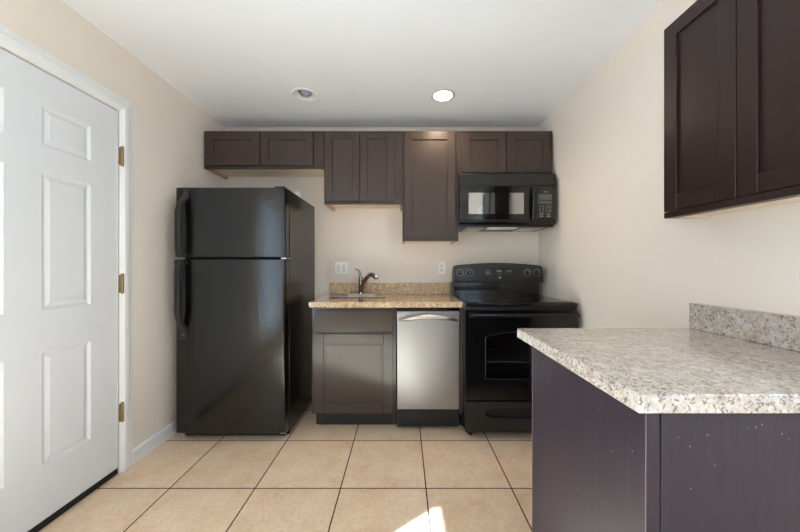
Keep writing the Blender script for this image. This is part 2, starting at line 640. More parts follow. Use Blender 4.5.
# ------------------------------------------------------------------ entry door (left wall)
def entry_door():
    x_face = XL - 0.003
    y0, y1, z0, z1 = DY0 + 0.004, DY1 - 0.004, 0.034, DZ1 - 0.005
    st = 0.150                                   # hinge stile
    # panel columns and rows, from the photograph
    cols = [(1.04, 1.268), (1.402, 1.622)]
    rows = [(0.281, 0.792), (0.980, 1.602), (1.722, 1.905)]
    ys = sorted({y0, y1, *[v for c in cols for v in c]})
    zs = sorted({z0, z1, *[v for r in rows for v in r]})
    b = B()
    bm = b.bm
    grid = [[bm.verts.new((x_face, y, z)) for z in zs] for y in ys]
    panels = []
    for i in range(len(ys) - 1):
        for j in range(len(zs) - 1):
            f = bm.faces.new([grid[i][j], grid[i + 1][j], grid[i + 1][j + 1], grid[i][j + 1]])
            if (ys[i], ys[i + 1]) in cols and (zs[j], zs[j + 1]) in rows:
                panels.append(f)
    bmesh.ops.recalc_face_normals(bm, faces=bm.faces[:])
    for f in bm.faces:
        if f.normal.x < 0:
            f.normal_flip()
    bmesh.ops.inset_individual(bm, faces=panels, thickness=0.016, depth=-0.007)
    bmesh.ops.inset_individual(bm, faces=panels, thickness=0.010, depth=0.0)
    bmesh.ops.inset_individual(bm, faces=panels, thickness=0.022, depth=0.005)
    # sides and back
    border = [e for e in bm.edges if e.is_boundary]
    ret = bmesh.ops.extrude_edge_only(bm, edges=border)
    vs = [g for g in ret['geom'] if isinstance(g, bmesh.types.BMVert)]
    bmesh.ops.translate(bm, verts=vs, vec=(-0.044, 0, 0))
    me = bpy.data.meshes.new('door_1')
    bm.to_mesh(me)
    bm.free()
    me.materials.append(M['white'])
    d = bpy.data.objects.new('door_1', me)
    C.objects.link(d)
    struct(d, 'white six-panel entry door with brass hinges', 'door')
    B().box(x_face - 0.04, x_face + 0.004, y0, y1, 0.004, 0.036).build('door_sweep', 'gasket', d, bevel=0.002)
    for zc in (1.805, 1.078, 0.345):
        h = B()
        yc = DY1 + 0.0125
        h.lathe((XL + 0.012, yc, zc - 0.05), (0, 0, 1), [(0.0075, 0.0), (0.0075, 0.1)], 14)
        h.lathe((XL + 0.012, yc, zc + 0.05), (0, 0, 1), [(0.0055, 0.0), (0.0085, 0.002), (0.004, 0.009)], 14)
        h.lathe((XL + 0.012, yc, zc - 0.056), (0, 0, 1), [(0.004, 0.0), (0.0075, 0.006)], 14)
        h.box(XL - 0.002, XL + 0.0125, yc - 0.010, yc, zc - 0.05, zc + 0.05)
        h.build('hinge', 'brass', d)
    # round knob on the latch side (outside the frame)
    B().lathe((x_face, y0 + 0.07, 0.95), (1, 0, 0), [(0.032, 0), (0.032, 0.006), (0.012, 0.012), (0.012, 0.035), (0.027, 0.045), (0.028, 0.06), (0.015, 0.07)], 24).build('door_knob', 'brass', d)


entry_door()


def casing():
    b = B()
    prof = [(0.0, 0.0), (0.0, 0.004), (0.006, 0.008), (0.022, 0.018), (0.045, 0.018), (0.055, 0.013), (0.080, 0.010), (0.083, 0.0)]
    yi0, yi1, zi = DY0 - 0.004, DY1 + 0.003, DZ1 + 0.002
    bm = b.bm
    for pa, pb in ((None, None),):
        rows = []
        for (o, d) in prof:
            x = XL + d
            rows.append([bm.verts.new(p) for p in ((x, yi1 + o, 0.0), (x, yi1 + o, zi + o), (x, yi0 - o, zi + o), (x, yi0 - o, 0.0))])
        n = len(rows)
        for i in range(n - 1):
            for k in range(3):
                bm.faces.new([rows[i][k], rows[i + 1][k], rows[i + 1][k + 1], rows[i][k + 1]])
        bm.faces.new([r[0] for r in rows])
        bm.faces.new([r[3] for r in rows][::-1])
        for k in range(3):
            bm.faces.new([rows[-1][k], rows[0][k], rows[0][k + 1], rows[-1][k + 1]])
    # jamb lining the opening
    b.box(XL - T + 0.02, XL, DY1 - 0.002, DY1 + 0.004, 0, DZ1)
    b.box(XL - T + 0.02, XL, DY0 - 0.004, DY0 + 0.002, 0, DZ1)
    o = b.build('trim_1', 'trim', smooth=False)
    struct(o, 'white moulded casing around the entry door', 'door casing')


casing()

# ------------------------------------------------------------------ cabinets
def shaker(x0, x1, z0, z1, y, rail=0.062, th=0.019, rec=0.009, bead=False):
    """door slab facing -y with its front plane at y"""
    b = B()
    yb = y + th
    b.box(x0, x0 + rail, y, yb, z0, z1).box(x1 - rail, x1, y, yb, z0, z1)
    b.box(x0 + rail, x1 - rail, y, yb, z0, z0 + rail).box(x0 + rail, x1 - rail, y, yb, z1 - rail, z1)
    b.box(x0 + rail - 0.004, x1 - rail + 0.004, y + rec, yb - 0.001, z0 + rail - 0.004, z1 - rail + 0.004)
    if bead:
        a0, a1, c0, c1 = x0 + rail + 0.012, x1 - rail - 0.012, z0 + rail + 0.012, z1 - rail - 0.012
        b.prism([(a0, c0), (a1, c0), (a1, c1), (a0, c1)], 'y', y + 0.004, y + rec + 0.001)
    return b


def upper_cabinet(label, x0, x1, z0, z1, doors, rail=0.062, lip=0.035, left_reveal=True):
    yf, yb = 2.530, YB - 0.001
    t = thing('wall_cabinet', label, 'cabinet', ((x0 + x1) / 2, (yf + yb) / 2, z0))
    b = B()
    b.box(x0, x0 + 0.016, yf + 0.018, yb, z0, z1).box(x1 - 0.016, x1, yf + 0.018, yb, z0, z1)
    b.box(x0 + 0.016, x1 - 0.016, yf + 0.018, yb, z1 - 0.018, z1)
    b.box(x0 + 0.016, x1 - 0.016, yb - 0.006, yb, z0 + lip, z1 - 0.018)
    # face frame
    b.box(x0, x1, yf, yf + 0.018, z0, z0 + 0.045).box(x0, x1, yf, yf + 0.018, z1 - 0.03, z1)
    edges = [x0] + [v for d in doors for v in (d[0], d[1])] + [x1]
    b.box(x0, doors[0][0] + 0.02, yf, yf + 0.018, z0 + 0.045, z1 - 0.03)
    b.box(doors[-1][1] - 0.02, x1, yf, yf + 0.018, z0 + 0.045, z1 - 0.03)
    if len(doors) > 1:
        b.box(doors[0][1] - 0.02, doors[1][0] + 0.02, yf, yf + 0.018, z0 + 0.045, z1 - 0.03)
    b.build('carcass', 'espresso', t, bevel=0.0012)
    bp = B().box(x0 + 0.017, x1 - 0.017, yf + 0.019, yb - 0.002, z0 + lip - 0.012, z0 + lip)
    for e0, e1 in ((x0 + 0.0165, x0 + 0.021), (x1 - 0.021, x1 - 0.0165)):
        B().box(e0, e1, yf + 0.019, yb - 0.002, z0 + 0.0005, z0 + lip - 0.0125).box(e0 - (0.016 if e0 < (x0 + x1) / 2 else -0.0), e1 + (0.016 if e0 > (x0 + x1) / 2 else 0.0), yf + 0.019, yb - 0.002, z0 - 0.001, z0 + 0.0004).build('side_lip', 'ply_edge', t)
    o = bp.build('bottom_panel', 'birch', t)
    o['label'] = 'raw pale wood underside'
    for d in doors:
        shaker(d[0], d[1], d[2], d[3], 2.510, rail).build('door', 'espresso', t, bevel=0.0015)
    return t


upper_cabinet('low dark brown two-door wall cabinet above the refrigerator', -1.606, -0.6385, 1.967, 2.271,
              [(-1.590, -1.150, 1.990, 2.2585), (-1.144, -0.722, 1.990, 2.2585)], 0.066)
upper_cabinet('dark brown wall cabinet with two narrow doors above the sink', -0.6375, -0.006, 1.679, 2.271,
              [(-0.624, -0.350, 1.702, 2.2585), (-0.344, -0.070, 1.702, 2.2585)], 0.058)
upper_cabinet('tall single-door dark brown wall cabinet beside the microwave', -0.005, 0.448, 1.382, 2.271,
              [(0.012, 0.420, 1.4045, 2.2585)], 0.062, lip=0.02)
upper_cabinet('short dark brown two-door wall cabinet directly above the microwave', 0.449, 1.203, 1.918, 2.271,
              [(0.472, 0.828, 1.930, 2.2585), (0.834, 1.184, 1.930, 2.2585)], 0.066)


def side_cabinet():
    """cabinet on the right wall above the peninsula, doors facing the room"""
    xf, xb, y0, y1, z0, z1 = 1.078, XR - 0.001, 0.715, 1.270, 1.372, 2.137
    t = thing('wall_cabinet', 'very dark brown two-door cabinet high on the wall above the peninsula', 'cabinet', ((xf + xb) / 2, (y0 + y1) / 2, z0))
    b = B()
    b.box(xf + 0.018, xb, y0, y0 + 0.016, z0, z1).box(xf + 0.018, xb, y1 - 0.016, y1, z0, z1)
    b.box(xf + 0.018, xb, y0 + 0.016, y1 - 0.016, z1 - 0.018, z1)
    b.box(xb - 0.006, xb, y0 + 0.016, y1 - 0.016, z0 + 0.02, z1 - 0.018)
    b.box(xf - 0.0195, xf + 0.018, y0, y1, z0, z0 + 0.0235).box(xf, xf + 0.018, y0, y1, z0 + 0.0235, z0 + 0.045).box(xf, xf + 0.018, y0, y1, z1 - 0.03, z1)
    b.box(xf, xf + 0.018, y0, y0 + 0.03, z0 + 0.045, z1 - 0.03).box(xf, xf + 0.018, y1 - 0.03, y1, z0 + 0.045, z1 - 0.03)
    b.box(xf, xf + 0.018, 0.97, 1.02, z0 + 0.045, z1 - 0.03)
    b.build('carcass', 'espresso_dark', t, bevel=0.0012)
    bp = B().box(xf + 0.019, xb - 0.001, y0 + 0.017, y1 - 0.017, z0 + 0.01, z0 + 0.02)
    bp.box(xf + 0.019, xb - 0.001, y1 - 0.021, y1 - 0.0165, z0 + 0.0005, z0 + 0.01)
    bp.box(xf + 0.019, xb - 0.001, y1 - 0.014, y1 - 0.002, z0 - 0.0015, z0 - 0.0002)
    o = bp.build('bottom_panel', 'birch', t)
    o['label'] = 'raw pale wood underside'
    for a0, a1 in ((0.994 + 0.0015, 1.270), (0.716, 0.994 - 0.0015)):
        x, th, rail, rec, c0, c1 = 1.058, 0.019, 0.058, 0.009, 1.398, 2.137
        d = B()
        xb2 = x + th
        d.box(x, xb2, a0, a0 + rail, c0, c1).box(x, xb2, a1 - rail, a1, c0, c1)
        d.box(x, xb2, a0 + rail, a1 - rail, c0, c0 + rail).box(x, xb2, a0 + rail, a1 - rail, c1 - rail, c1)
        d.box(x + rec, xb2 - 0.001, a0 + rail - 0.004, a1 - rail + 0.004, c0 + rail - 0.004, c1 - rail + 0.004)
        d.build('door', 'espresso_dark', t, bevel=0.0015)


side_cabinet()


def sink_base():
    x0, x1, yf, yb = -0.648, -0.050, 2.230, YB - 0.012
    t = thing('sink_base_cabinet', 'glossy dark brown base cabinet under the sink', 'cabinet', ((x0 + x1) / 2, 2.5, 0))
    b = B()
    b.box(x0, x0 + 0.018, yf + 0.018, yb, 0.128, 0.884).box(x1 - 0.018, x1, yf + 0.018, yb, 0.128, 0.884)
    b.box(x0, x0 + 0.018, 2.335, yb, 0.0, 0.128).box(x1 - 0.018, x1, 2.335, yb, 0.0, 0.128)
    b.box(x0 + 0.018, x1 - 0.018, yf + 0.018, yb, 0.128, 0.146)
    b.box(x0 + 0.018, x1 - 0.018, yb - 0.006, yb, 0.146, 0.884)
    b.box(x0, x0 + 0.035, yf, yf + 0.018, 0.128, 0.884).box(x1 - 0.035, x1, yf, yf + 0.018, 0.128, 0.884)
    b.box(x0 + 0.035, x1 - 0.035, yf, yf + 0.018, 0.128, 0.165).box(x0 + 0.035, x1 - 0.035, yf, yf + 0.018, 0.845, 0.884)
    b.box(x0 + 0.035, x1 - 0.035, yf, yf + 0.018, 0.68, 0.72)
    b.build('carcass', 'espresso_gloss', t, bevel=0.0012)
    B().box(x0 + 0.019, x1 - 0.019, 2.330, 2.346, 0.0, 0.127).build('toe_kick', 'kick', t)
    B().box(-0.628, -0.072, 2.211, 2.229, 0.713, 0.866).build('drawer_front', 'espresso_gloss', t, bevel=0.003)
    shaker(-0.628, -0.072, 0.142, 0.700, 2.211, 0.066, rec=0.008, bead=True).build('door', 'espresso_gloss', t, bevel=0.002)


sink_base()

o = B().box(0.4030, 0.4205, 2.222, 2.82, 0.128, 0.883).box(0.4030, 0.4205, 2.32, 2.82, 0.0, 0.128).build('end_panel', 'espresso', origin=(0.42, 2.5, 0), bevel=0.001)
tag(o, 'narrow dark brown filler panel between the dishwasher and stove', 'end panel')

# ------------------------------------------------------------------ sink counter
def sink_counter():
    x0, x1, y0, y1, z0, z1 = -0.665, 0.4205, 2.205, YB - 0.001, 0.8865, 0.926
    sx0, sx1, sy0, sy1 = -0.585, -0.142, 2.425, 2.595
    t = thing('countertop', 'speckled tan granite countertop with sink cutout against the back wall', 'countertop', ((x0 + x1) / 2, 2.5, z0))
    # slab with a rectangular cutout as one shell
    b = B()
    bm = b.bm
    xs, ys = [x0, sx0, sx1, x1], [y0, sy0, sy1, y1]
    for z, flip in ((z1, False), (z0, True)):
        g = [[bm.verts.new((x, y, z)) for y in ys] for x in xs]
        for i in range(3):
            for j in range(3):
                if (i, j) == (1, 1):
                    continue
                f = [g[i][j], g[i + 1][j], g[i + 1][j + 1], g[i][j + 1]]
                bm.faces.new(f[::-1] if flip else f)
        if z == z1:
            top = g
        else:
            bot = g

    def wall_(path):
        for (i, j), (k, l) in zip(path, path[1:]):
            bm.faces.new([top[i][j], top[k][l], bot[k][l], bot[i][j]])
    wall_([(0, 0), (1, 0), (2, 0), (3, 0), (3, 1), (3, 2), (3, 3), (2, 3), (1, 3), (0, 3), (0, 2), (0, 1), (0, 0)])
    wall_([(1, 1), (2, 1), (2, 2), (1, 2), (1, 1)])
    b.build('slab', 'granite_tan', t, bevel=0.003)
    B().box(-0.660, x1, YB - 0.024, YB - 0.001, z1 + 0.0005, 1.030).build('backsplash', 'granite_tan', t, bevel=0.002)

    s = thing('sink', 'shallow dark steel sink set into the tan granite', 'sink', (-0.36, 2.51, 0.735))
    m = B()
    e = 0.012
    ox0, ox1, oy0, oy1 = sx0 + 0.001, sx1 - 0.001, sy0 + 0.001, sy1 - 0.001
    zt, zb = 0.9245, 0.735
    bm = m.bm

    def ring(inset, z):
        return [bm.verts.new(p) for p in ((ox0 + inset, oy0 + inset, z), (ox1 - inset, oy0 + inset, z), (ox1 - inset, oy1 - inset, z), (ox0 + inset, oy1 - inset, z))]
    rs = [ring(0, 0.90), ring(0, zt), ring(e, zt), ring(e + 0.004, zt - 0.01), ring(e + 0.012, zb + 0.03), ring(e + 0.04, zb), ]
    for a, c in zip(rs, rs[1:]):
        for k in range(4):
            bm.faces.new([a[k], a[(k + 1) % 4], c[(k + 1) % 4], c[k]])
    bm.faces.new(rs[-1])
    m.build('basin', 'sink_steel', s, bevel=0.003)
    B().lathe((-0.36, 2.51, zb + 0.001), (0, 0, 1), [(0.045, 0), (0.045, 0.003), (0.03, 0.001), (0.005, -0.0005)], 24).build('drain', 'bronze', s)


sink_counter()


def faucet():
    x, y, z = -0.366, 2.725, 0.9262
    t = thing('faucet', 'brushed nickel single-lever kitchen faucet behind the sink', 'faucet', (x, y, z))
    b = B()
    pts = []
    for k in range(24):
        a = 2 * math.pi * k / 24
        ex = 0.105 if math.cos(a) > 0 else -0.105
        pts.append((x + ex + 0.027 * math.cos(a), y + 0.027 * math.sin(a)))
    b.prism(pts, 'z', z, z + 0.011)
    b.build('deck_plate', 'steel_plain', t, bevel=0.003)
    B().lathe((x, y, z + 0.011), (0, 0, 1), [(0.026, 0), (0.024, 0.006), (0.0205, 0.03), (0.020, 0.10), (0.022, 0.125), (0.021, 0.142), (0.012, 0.154)], 24).build('faucet_body', 'bronze', t)
    # lever: rises from the cap and flares back to a flat paddle
    L = [(x - 0.004, y, z + 0.145), (x - 0.006, y, z + 0.175), (x - 0.010, y, z + 0.200), (x - 0.022, y - 0.004, z + 0.218), (x - 0.042, y - 0.008, z + 0.228), (x - 0.055, y - 0.01, z + 0.230)]
    B().sweep(L, [0.019, 0.016, 0.012, 0.010, 0.009, 0.005], 14, flat=0.8).build('lever', 'bronze', t)
    # spout: a short curved arm, then the pull-out spray head
    sp = [(x + 0.004, y - 0.005, z + 0.03), (x + 0.012, y - 0.02, z + 0.075), (x + 0.030, y - 0.045, z + 0.115), (x + 0.055, y - 0.075, z + 0.150), (x + 0.082, y - 0.105, z + 0.173)]
    B().sweep(sp, [0.018, 0.0175, 0.017, 0.0165, 0.017], 16).build('spout', 'bronze', t)
    hd = [(x + 0.078, y - 0.100, z + 0.170), (x + 0.098, y - 0.122, z + 0.181), (x + 0.122, y - 0.146, z + 0.180), (x + 0.141, y - 0.165, z + 0.166), (x + 0.148, y - 0.173, z + 0.150)]
    B().sweep(hd, [0.0175, 0.0205, 0.021, 0.020, 0.018], 16).build('spray_head', 'steel_plain', t)


faucet()

# ------------------------------------------------------------------ dishwasher
def dishwasher():
    x0, x1, yf = -0.047, 0.402, 2.215
    t = thing('dishwasher', 'narrow stainless steel dishwasher under the granite counter', 'dishwasher', ((x0 + x1) / 2, 2.5, 0))
    B().box(x0 + 0.004, x1 - 0.004, yf + 0.03, 2.80, 0.03, 0.880).build('tub', 'black_matte', t)
    for fx in (x0 + 0.05, x1 - 0.05):
        for fy in (2.36, 2.74):
            B().lathe((fx, fy, 0.0), (0, 0, 1), [(0.015, 0), (0.012, 0.03)], 12).build('foot', 'black_matte', t)
    B().box(x0 + 0.002, x1 - 0.002, yf + 0.006, yf + 0.029, 0.862, 0.882).build('control_strip', 'black_gloss', t, bevel=0.002)
    d = B().box(x0 + 0.004, x1 - 0.004, yf - 0.008, yf + 0.029, 0.168, 0.860).build('door_panel', 'steel', t, bevel=0.004, seg=3)
    # bowed bar handle, as in the photograph: arched upwards, thick in the middle
    pts, rad = [], []
    n = 22
    for k in range(n + 1):
        u = k / n * 2 - 1
        px = (x0 + x1) / 2 + 0.203 * u
        bow = 1 - u * u
        pts.append((px, yf - 0.012 - 0.040 * min(1, bow * 1.6), 0.797 + 0.030 * bow))
        rad.append(0.0075 + 0.0065 * bow)
    B().sweep(pts, rad, 14, flat=1.25, up=(0, 0, 1)).build('handle', 'steel_plain', t)
    B().box(x0 + 0.002, x1 - 0.002, 2.300, 2.316, 0.002, 0.160).build('kick_plate', 'kick', t, bevel=0.002)


dishwasher()

# ------------------------------------------------------------------ refrigerator
def refrigerator():
    x0, x1 = -1.518, -0.787
    t = thing('refrigerator', 'tall black top-freezer refrigerator with pebbled doors', 'refrigerator', ((x0 + x1) / 2, 2.45, 0))
    B().box(x0 + 0.006, x1 - 0.0, 2.172, 2.790, 0.012, 1.706).build('cabinet_body', 'fridge_side', t, bevel=0.004)
    B().box(x0 + 0.015, x1 - 0.012, 2.160, 2.176, 0.075, 1.695).build('door_gasket', 'gasket', t)

    def slab(z0, z1, name):
        b = B()
        pts = []
        r = 0.016
        y0, y1 = 2.085, 2.160
        for cx, cy, a0 in ((x1 - r, y0 + r, -90), (x0 + r, y0 + r, 180)):
            for k in range(7):
                a = R(a0 + (90 * k / 6 if a0 == -90 else 90 * k / 6))
                pts.append((cx + r * math.cos(a), cy + r * math.sin(a)))
        pts_r = pts[:7]
        pts_l = pts[7:]
        poly = pts_l + pts_r + [(x1, y1), (x0, y1)]
        b.prism(poly, 'z', z0, z1)
        return b.build(name, 'fridge', t, bevel=0.003)
    fz = slab(1.239, 1.703, 'freezer_door')
    fd = slab(0.066, 1.224, 'fridge_door')

    def handle(z_mount, z_free, door, shift):
        """strap handle: flat foot against the door at z_mount, standing off towards z_free"""
        up = 1 if z_free > z_mount else -1
        L = abs(z_free - z_mount)
        xc = -1.444 if shift > 0.02 else -1.460
        prof = [(0.0, 2.081), (0.10, 2.079), (0.17, 2.064), (0.24, 2.038), (0.36, 2.026), (0.8, 2.026), (0.97, 2.032), (1.0, 2.036)]
        b = B()
        bm = b.bm
        rows = []
        for u, y in prof:
            z = z_mount + up * L * u
            s = -shift * min(1, max(0, (u - 0.12) / 0.15))
            w_ = 0.024 if u < 0.2 else 0.019
            th = 0.016 if u < 0.2 else 0.022
            rows.append([bm.verts.new(p) for p in ((xc + s * 0.6 - w_, y + th, z), (xc + s * 0.6 + w_, y + th, z), (xc + s * 0.6 + w_ * 0.8, y - 0.004, z), (xc + s * 0.6 - w_ * 0.8, y - 0.004, z))])
        for a, c in zip(rows, rows[1:]):
            for k in range(4):
                bm.faces.new([a[k], a[(k + 1) % 4], c[(k + 1) % 4], c[k]])
        bm.faces.new(rows[0])
        bm.faces.new(rows[-1])
        # inner return to the door at the free end
        zf = z_free - up * 0.03
        b.box(xc - 0.034, xc + 0.004, 2.040, 2.086, min(zf, z_free), max(zf, z_free))
        h = b.build('handle', 'black_satin', door, bevel=0.004, seg=3)
        zs = z_mount + up * 0.035
        B().lathe((xc, 2.0785, zs), (0, -1, 0), [(0.006, 0), (0.006, 0.002), (0.003, 0.003)], 14).build('screw_cap', 'steel_plain', h)
    handle(1.702, 1.243, fz, 0.030)
    handle(0.690, 1.220, fd, 0.010)
    # centre and top hinges on the right edge
    B().box(x1 - 0.030, x1 + 0.004, 2.095, 2.185, 1.2265, 1.2365).lathe((x1 - 0.012, 2.11, 1.222), (0, 0, 1), [(0.006, 0), (0.006, 0.018)], 10).build('centre_hinge', 'bronze', t)
    B().box(x1 - 0.075, x1 - 0.008, 2.10, 2.24, 1.7065, 1.7150).build('top_hinge_cover', 'black_satin', t, bevel=0.003)
    B().box(x0 + 0.02, x1 - 0.02, 2.150, 2.170, 0.014, 0.062).build('base_grille', 'black_matte', t, bevel=0.002)
    for fx in (x0 + 0.06, x1 - 0.05):
        for fy in (2.20, 2.74):
            B().lathe((fx, fy, 0.0), (0, 0, 1), [(0.018, 0), (0.014, 0.013)], 14).build('foot', 'black_matte', t)
    B().lathe((x1 - 0.028, 2.12, 0.050), (0, 0, 1), [(0.006, 0), (0.006, 0.016)], 10).box(x1 - 0.04, x1 - 0.006, 2.11, 2.17, 0.050, 0.056).build('bottom_hinge', 'steel_plain', t)
    # nearly-hidden nameplate strip low on the big door
    return t


refrigerator()

b = B()
bm = b.bm
g = [[bm.verts.new((-0.845 + 0.024 * i, 2.40 + 0.022 * j, 1.7075 + 0.017 * ((i * 3 + j * 5) % 4) * (0.6 if i in (0, 3) else 1.0))) for j in range(3)] for i in range(3)]
for i in range(2):
    for j in range(2):
        bm.faces.new([g[i][j], g[i + 1][j], g[i + 1][j + 1], g[i][j + 1]])
o = b.build('paper_scrap', 'paper', origin=(-0.82, 2.42, 1.7065), smooth=False)
sol = o.modifiers.new('thickness', 'SOLIDIFY')
sol.thickness = 0.0008
tag(o, 'small crumpled white scrap on top of the refrigerator', 'scrap')

# ------------------------------------------------------------------ stove
def seg7(b, x, z, w, h, y, ch, t=0.0016):
    """one seven-segment digit of thin bars lying on plane y"""
    on = {'0': 'abcdef', '1': 'bc', '2': 'abged', '3': 'abgcd', '4': 'fgbc', '5': 'afgcd', '6': 'afgedc', '7': 'abc', '8': 'abcdefg', '9': 'abcdfg'}[ch]
    bars = {'a': (0, w, h - t, h), 'd': (0, w, 0, t), 'g': (0, w, h / 2 - t / 2, h / 2 + t / 2), 'f': (0, t, h / 2, h), 'b': (w - t, w, h / 2, h), 'e': (0, t, 0, h / 2), 'c': (w - t, w, 0, h / 2)}
    for s in on:
        a0, a1, c0, c1 = bars[s]
        b.box(x + a0, x + a1, y - 0.0006, y, z + c0, z + c1)


def stove():
    x0, x1 = 0.4215, 1.188
    xc = (x0 + x1) / 2
    t = thing('electric_range', 'black freestanding electric stove with glass cooktop', 'stove', (xc, 2.45, 0))
    # hollow body with an oven cavity
    b = B()
    b.box(x0, x0 + 0.04, 2.170, 2.80, 0.045, 0.902).box(x1 - 0.04, x1, 2.170, 2.80, 0.045, 0.902)
    b.box(x0 + 0.04, x1 - 0.04, 2.170, 2.80, 0.045, 0.30).box(x0 + 0.04, x1 - 0.04, 2.170, 2.80, 0.80, 0.902)
    b.box(x0 + 0.04, x1 - 0.04, 2.72, 2.80, 0.30, 0.80)
    b.build('stove_body', 'black_gloss', t, bevel=0.002)
    cv = B()
    cv.box(x0 + 0.0405, x1 - 0.0405, 2.715, 2.7195, 0.3005, 0.7995)
    cv.box(x0 + 0.0405, x0 + 0.044, 2.175, 2.715, 0.3005, 0.7995).box(x1 - 0.044, x1 - 0.0405, 2.175, 2.715, 0.3005, 0.7995)
    cv.box(x0 + 0.044, x1 - 0.044, 2.175, 2.715, 0.3005, 0.304).box(x0 + 0.044, x1 - 0.044, 2.175, 2.715, 0.796, 0.7995)
    cv.build('oven_cavity', 'cavity', t)
    for zr in (0.505,):
        r = B()
        ra = 0.0035
        r.sweep([(x0 + 0.05, 2.20, zr), (x1 - 0.05, 2.20, zr)], ra, 8).sweep([(x0 + 0.05, 2.70, zr), (x1 - 0.05, 2.70, zr)], ra, 8)
        r.sweep([(x0 + 0.05, 2.20, zr), (x0 + 0.05, 2.70, zr)], ra, 8).sweep([(x1 - 0.05, 2.20, zr), (x1 - 0.05, 2.70, zr)], ra, 8)
        for k in range(9):
            yy = 2.24 + 0.05 * k
            r.sweep([(x0 + 0.05, yy, zr), (x1 - 0.05, yy, zr)], 0.0028, 6)
        r.build('oven_rack', 'wire', t)
    # cooktop: enamel frame with the ceramic glass let in
    B().box(x0 - 0.0005, x1 + 0.0005, 2.118, 2.70, 0.903, 0.929).build('cooktop_frame', 'black_gloss', t, bevel=0.007, seg=4)
    g = B().box(x0 + 0.018, x1 - 0.018, 2.14, 2.655, 0.9292, 0.9330).build('cooktop_glass', 'black_glass', t, bevel=0.0015)
    for bx, by, br in ((x0 + 0.2, 2.27, 0.115), (x1 - 0.2, 2.27, 0.09), (x0 + 0.2, 2.53, 0.08), (x1 - 0.2, 2.53, 0.10)):
        B().lathe((bx, by, 0.9331), (0, 0, 1), [(br, 0), (br, 0.0003), (br - 0.003, 0.0003), (br - 0.003, 0)], 48, (False, False)).build('burner_ring', 'dark_trim', g)
    # vent trim under the cooktop
    B().box(x0 + 0.004, x1 - 0.004, 2.125, 2.170, 0.879, 0.9025).build('vent_trim', 'black_satin', t, bevel=0.003)
    # oven door around an arched window
    zb, zt, yf, yk = 0.276, 0.876, 2.112, 2.168
    wx0, wx1, wz0, wz1, rise = 0.558, 1.052, 0.418, 0.700, 0.034
    arch = [(wx1 - (wx1 - wx0) * k / 16, wz1 + rise * (1 - (2 * k / 16 - 1) ** 2)) for k in range(17)]
    hole = [(wx0, wz0), (wx1, wz0)] + arch
    b = B()
    bm = b.bm
    lay = []
    for y in (yf, yk):
        inn = [bm.verts.new((p[0], y, p[1])) for p in hole]
        c = [bm.verts.new(p) for p in ((x0 + 0.002, y, zb), (x1 - 0.002, y, zb), (x1 - 0.002, y, zt), (x0 + 0.002, y, zt))]
        # bottom, right, top strip, left
        bm.faces.new([c[0], c[1], inn[1], inn[0]])
        bm.faces.new([c[1], c[2], inn[2], inn[1]])
        bm.faces.new([c[2], c[3]] + inn[2:][::-1])
        bm.faces.new([c[3], c[0], inn[0], inn[-1]])
        lay.append((inn, c))
    (ia, ca), (ib, cb) = lay
    n = len(ia)
    for k in range(n):
        bm.faces.new([ia[k], ia[(k + 1) % n], ib[(k + 1) % n], ib[k]])
    for k in range(4):
        bm.faces.new([ca[k], cb[k], cb[(k + 1) % 4], ca[(k + 1) % 4]])
    for f in bm.faces[:]:
        if len(f.verts) > 8:
            pass
    dr = b.build('oven_door', 'black_gloss', t, smooth=False)
    B().prism([(p[0], p[1]) for p in hole], 'y', yf + 0.004, yf + 0.008).build('window_glass', 'oven_glass', dr, smooth=False)
    # fine silver outline of the window
    cen = (0.805, 0.56)
    pts = [(cen[0] + (p[0] - cen[0]) * 1.006, yf - 0.0005, cen[1] + (p[1] - cen[1]) * 1.01) for p in hole]
    B().sweep(pts + [pts[0]], 0.0013, 6, up=(0, 1, 0)).build('window_trim', 'dark_trim', dr)
    hb = B()
    hz, hy = 0.851, 2.075
    hb.sweep([(x0 + 0.020, hy, hz), (x1 - 0.020, hy, hz)], 0.0135, 16, flat=1.1, up=(0, 0, 1))
    hb.box(x0 + 0.024, x0 + 0.05, hy, yf + 0.002, hz - 0.013, hz + 0.013).box(x1 - 0.050, x1 - 0.024, hy, yf + 0.002, hz - 0.013, hz + 0.013)
    hb.build('handle', 'black_gloss', dr, bevel=0.003)
    # storage drawer with a curved grip scooped into it
    b = B()
    zb, zt = 0.055, 0.262
    gx0, gx1, gz1 = 0.558, 1.052, 0.222
    low = [(gx0 + (gx1 - gx0) * k / 16, 0.166 - 0.020 * (1 - (2 * k / 16 - 1) ** 2) ** 0.8) for k in range(17)]
    hole = low + [(gx1, gz1 - 0.004), (gx0, gz1 - 0.004)]
    bm = b.bm
    lay = []
    for y in (yf + 0.002, yk):
        inn = [bm.verts.new((p[0], y, p[1])) for p in hole]
        c = [bm.verts.new(p) for p in ((x0 + 0.002, y, zb), (x1 - 0.002, y, zb), (x1 - 0.002, y, zt), (x0 + 0.002, y, zt))]
        bm.faces.new([c[0], c[1]] + inn[:17][::-1])
        bm.faces.new([c[1], c[2], inn[17], inn[16]])
        bm.faces.new([c[2], c[3], inn[18], inn[17]])
        bm.faces.new([c[3], c[0], inn[0], inn[18]])
        lay.append((inn, c))
    (ia, ca), (ib, cb) = lay
    n = len(ia)
    for k in range(n):
        bm.faces.new([ia[k], ia[(k + 1) % n], ib[(k + 1) % n], ib[k]])
    for k in range(4):
        bm.faces.new([ca[k], cb[k], cb[(k + 1) % 4], ca[(k + 1) % 4]])
    dw = b.build('storage_drawer', 'black_satin', t, smooth=False)
    B().box(gx0 - 0.02, gx1 + 0.02, yf + 0.036, yf + 0.044, 0.13, 0.24).build('grip_recess', 'gasket', dw)
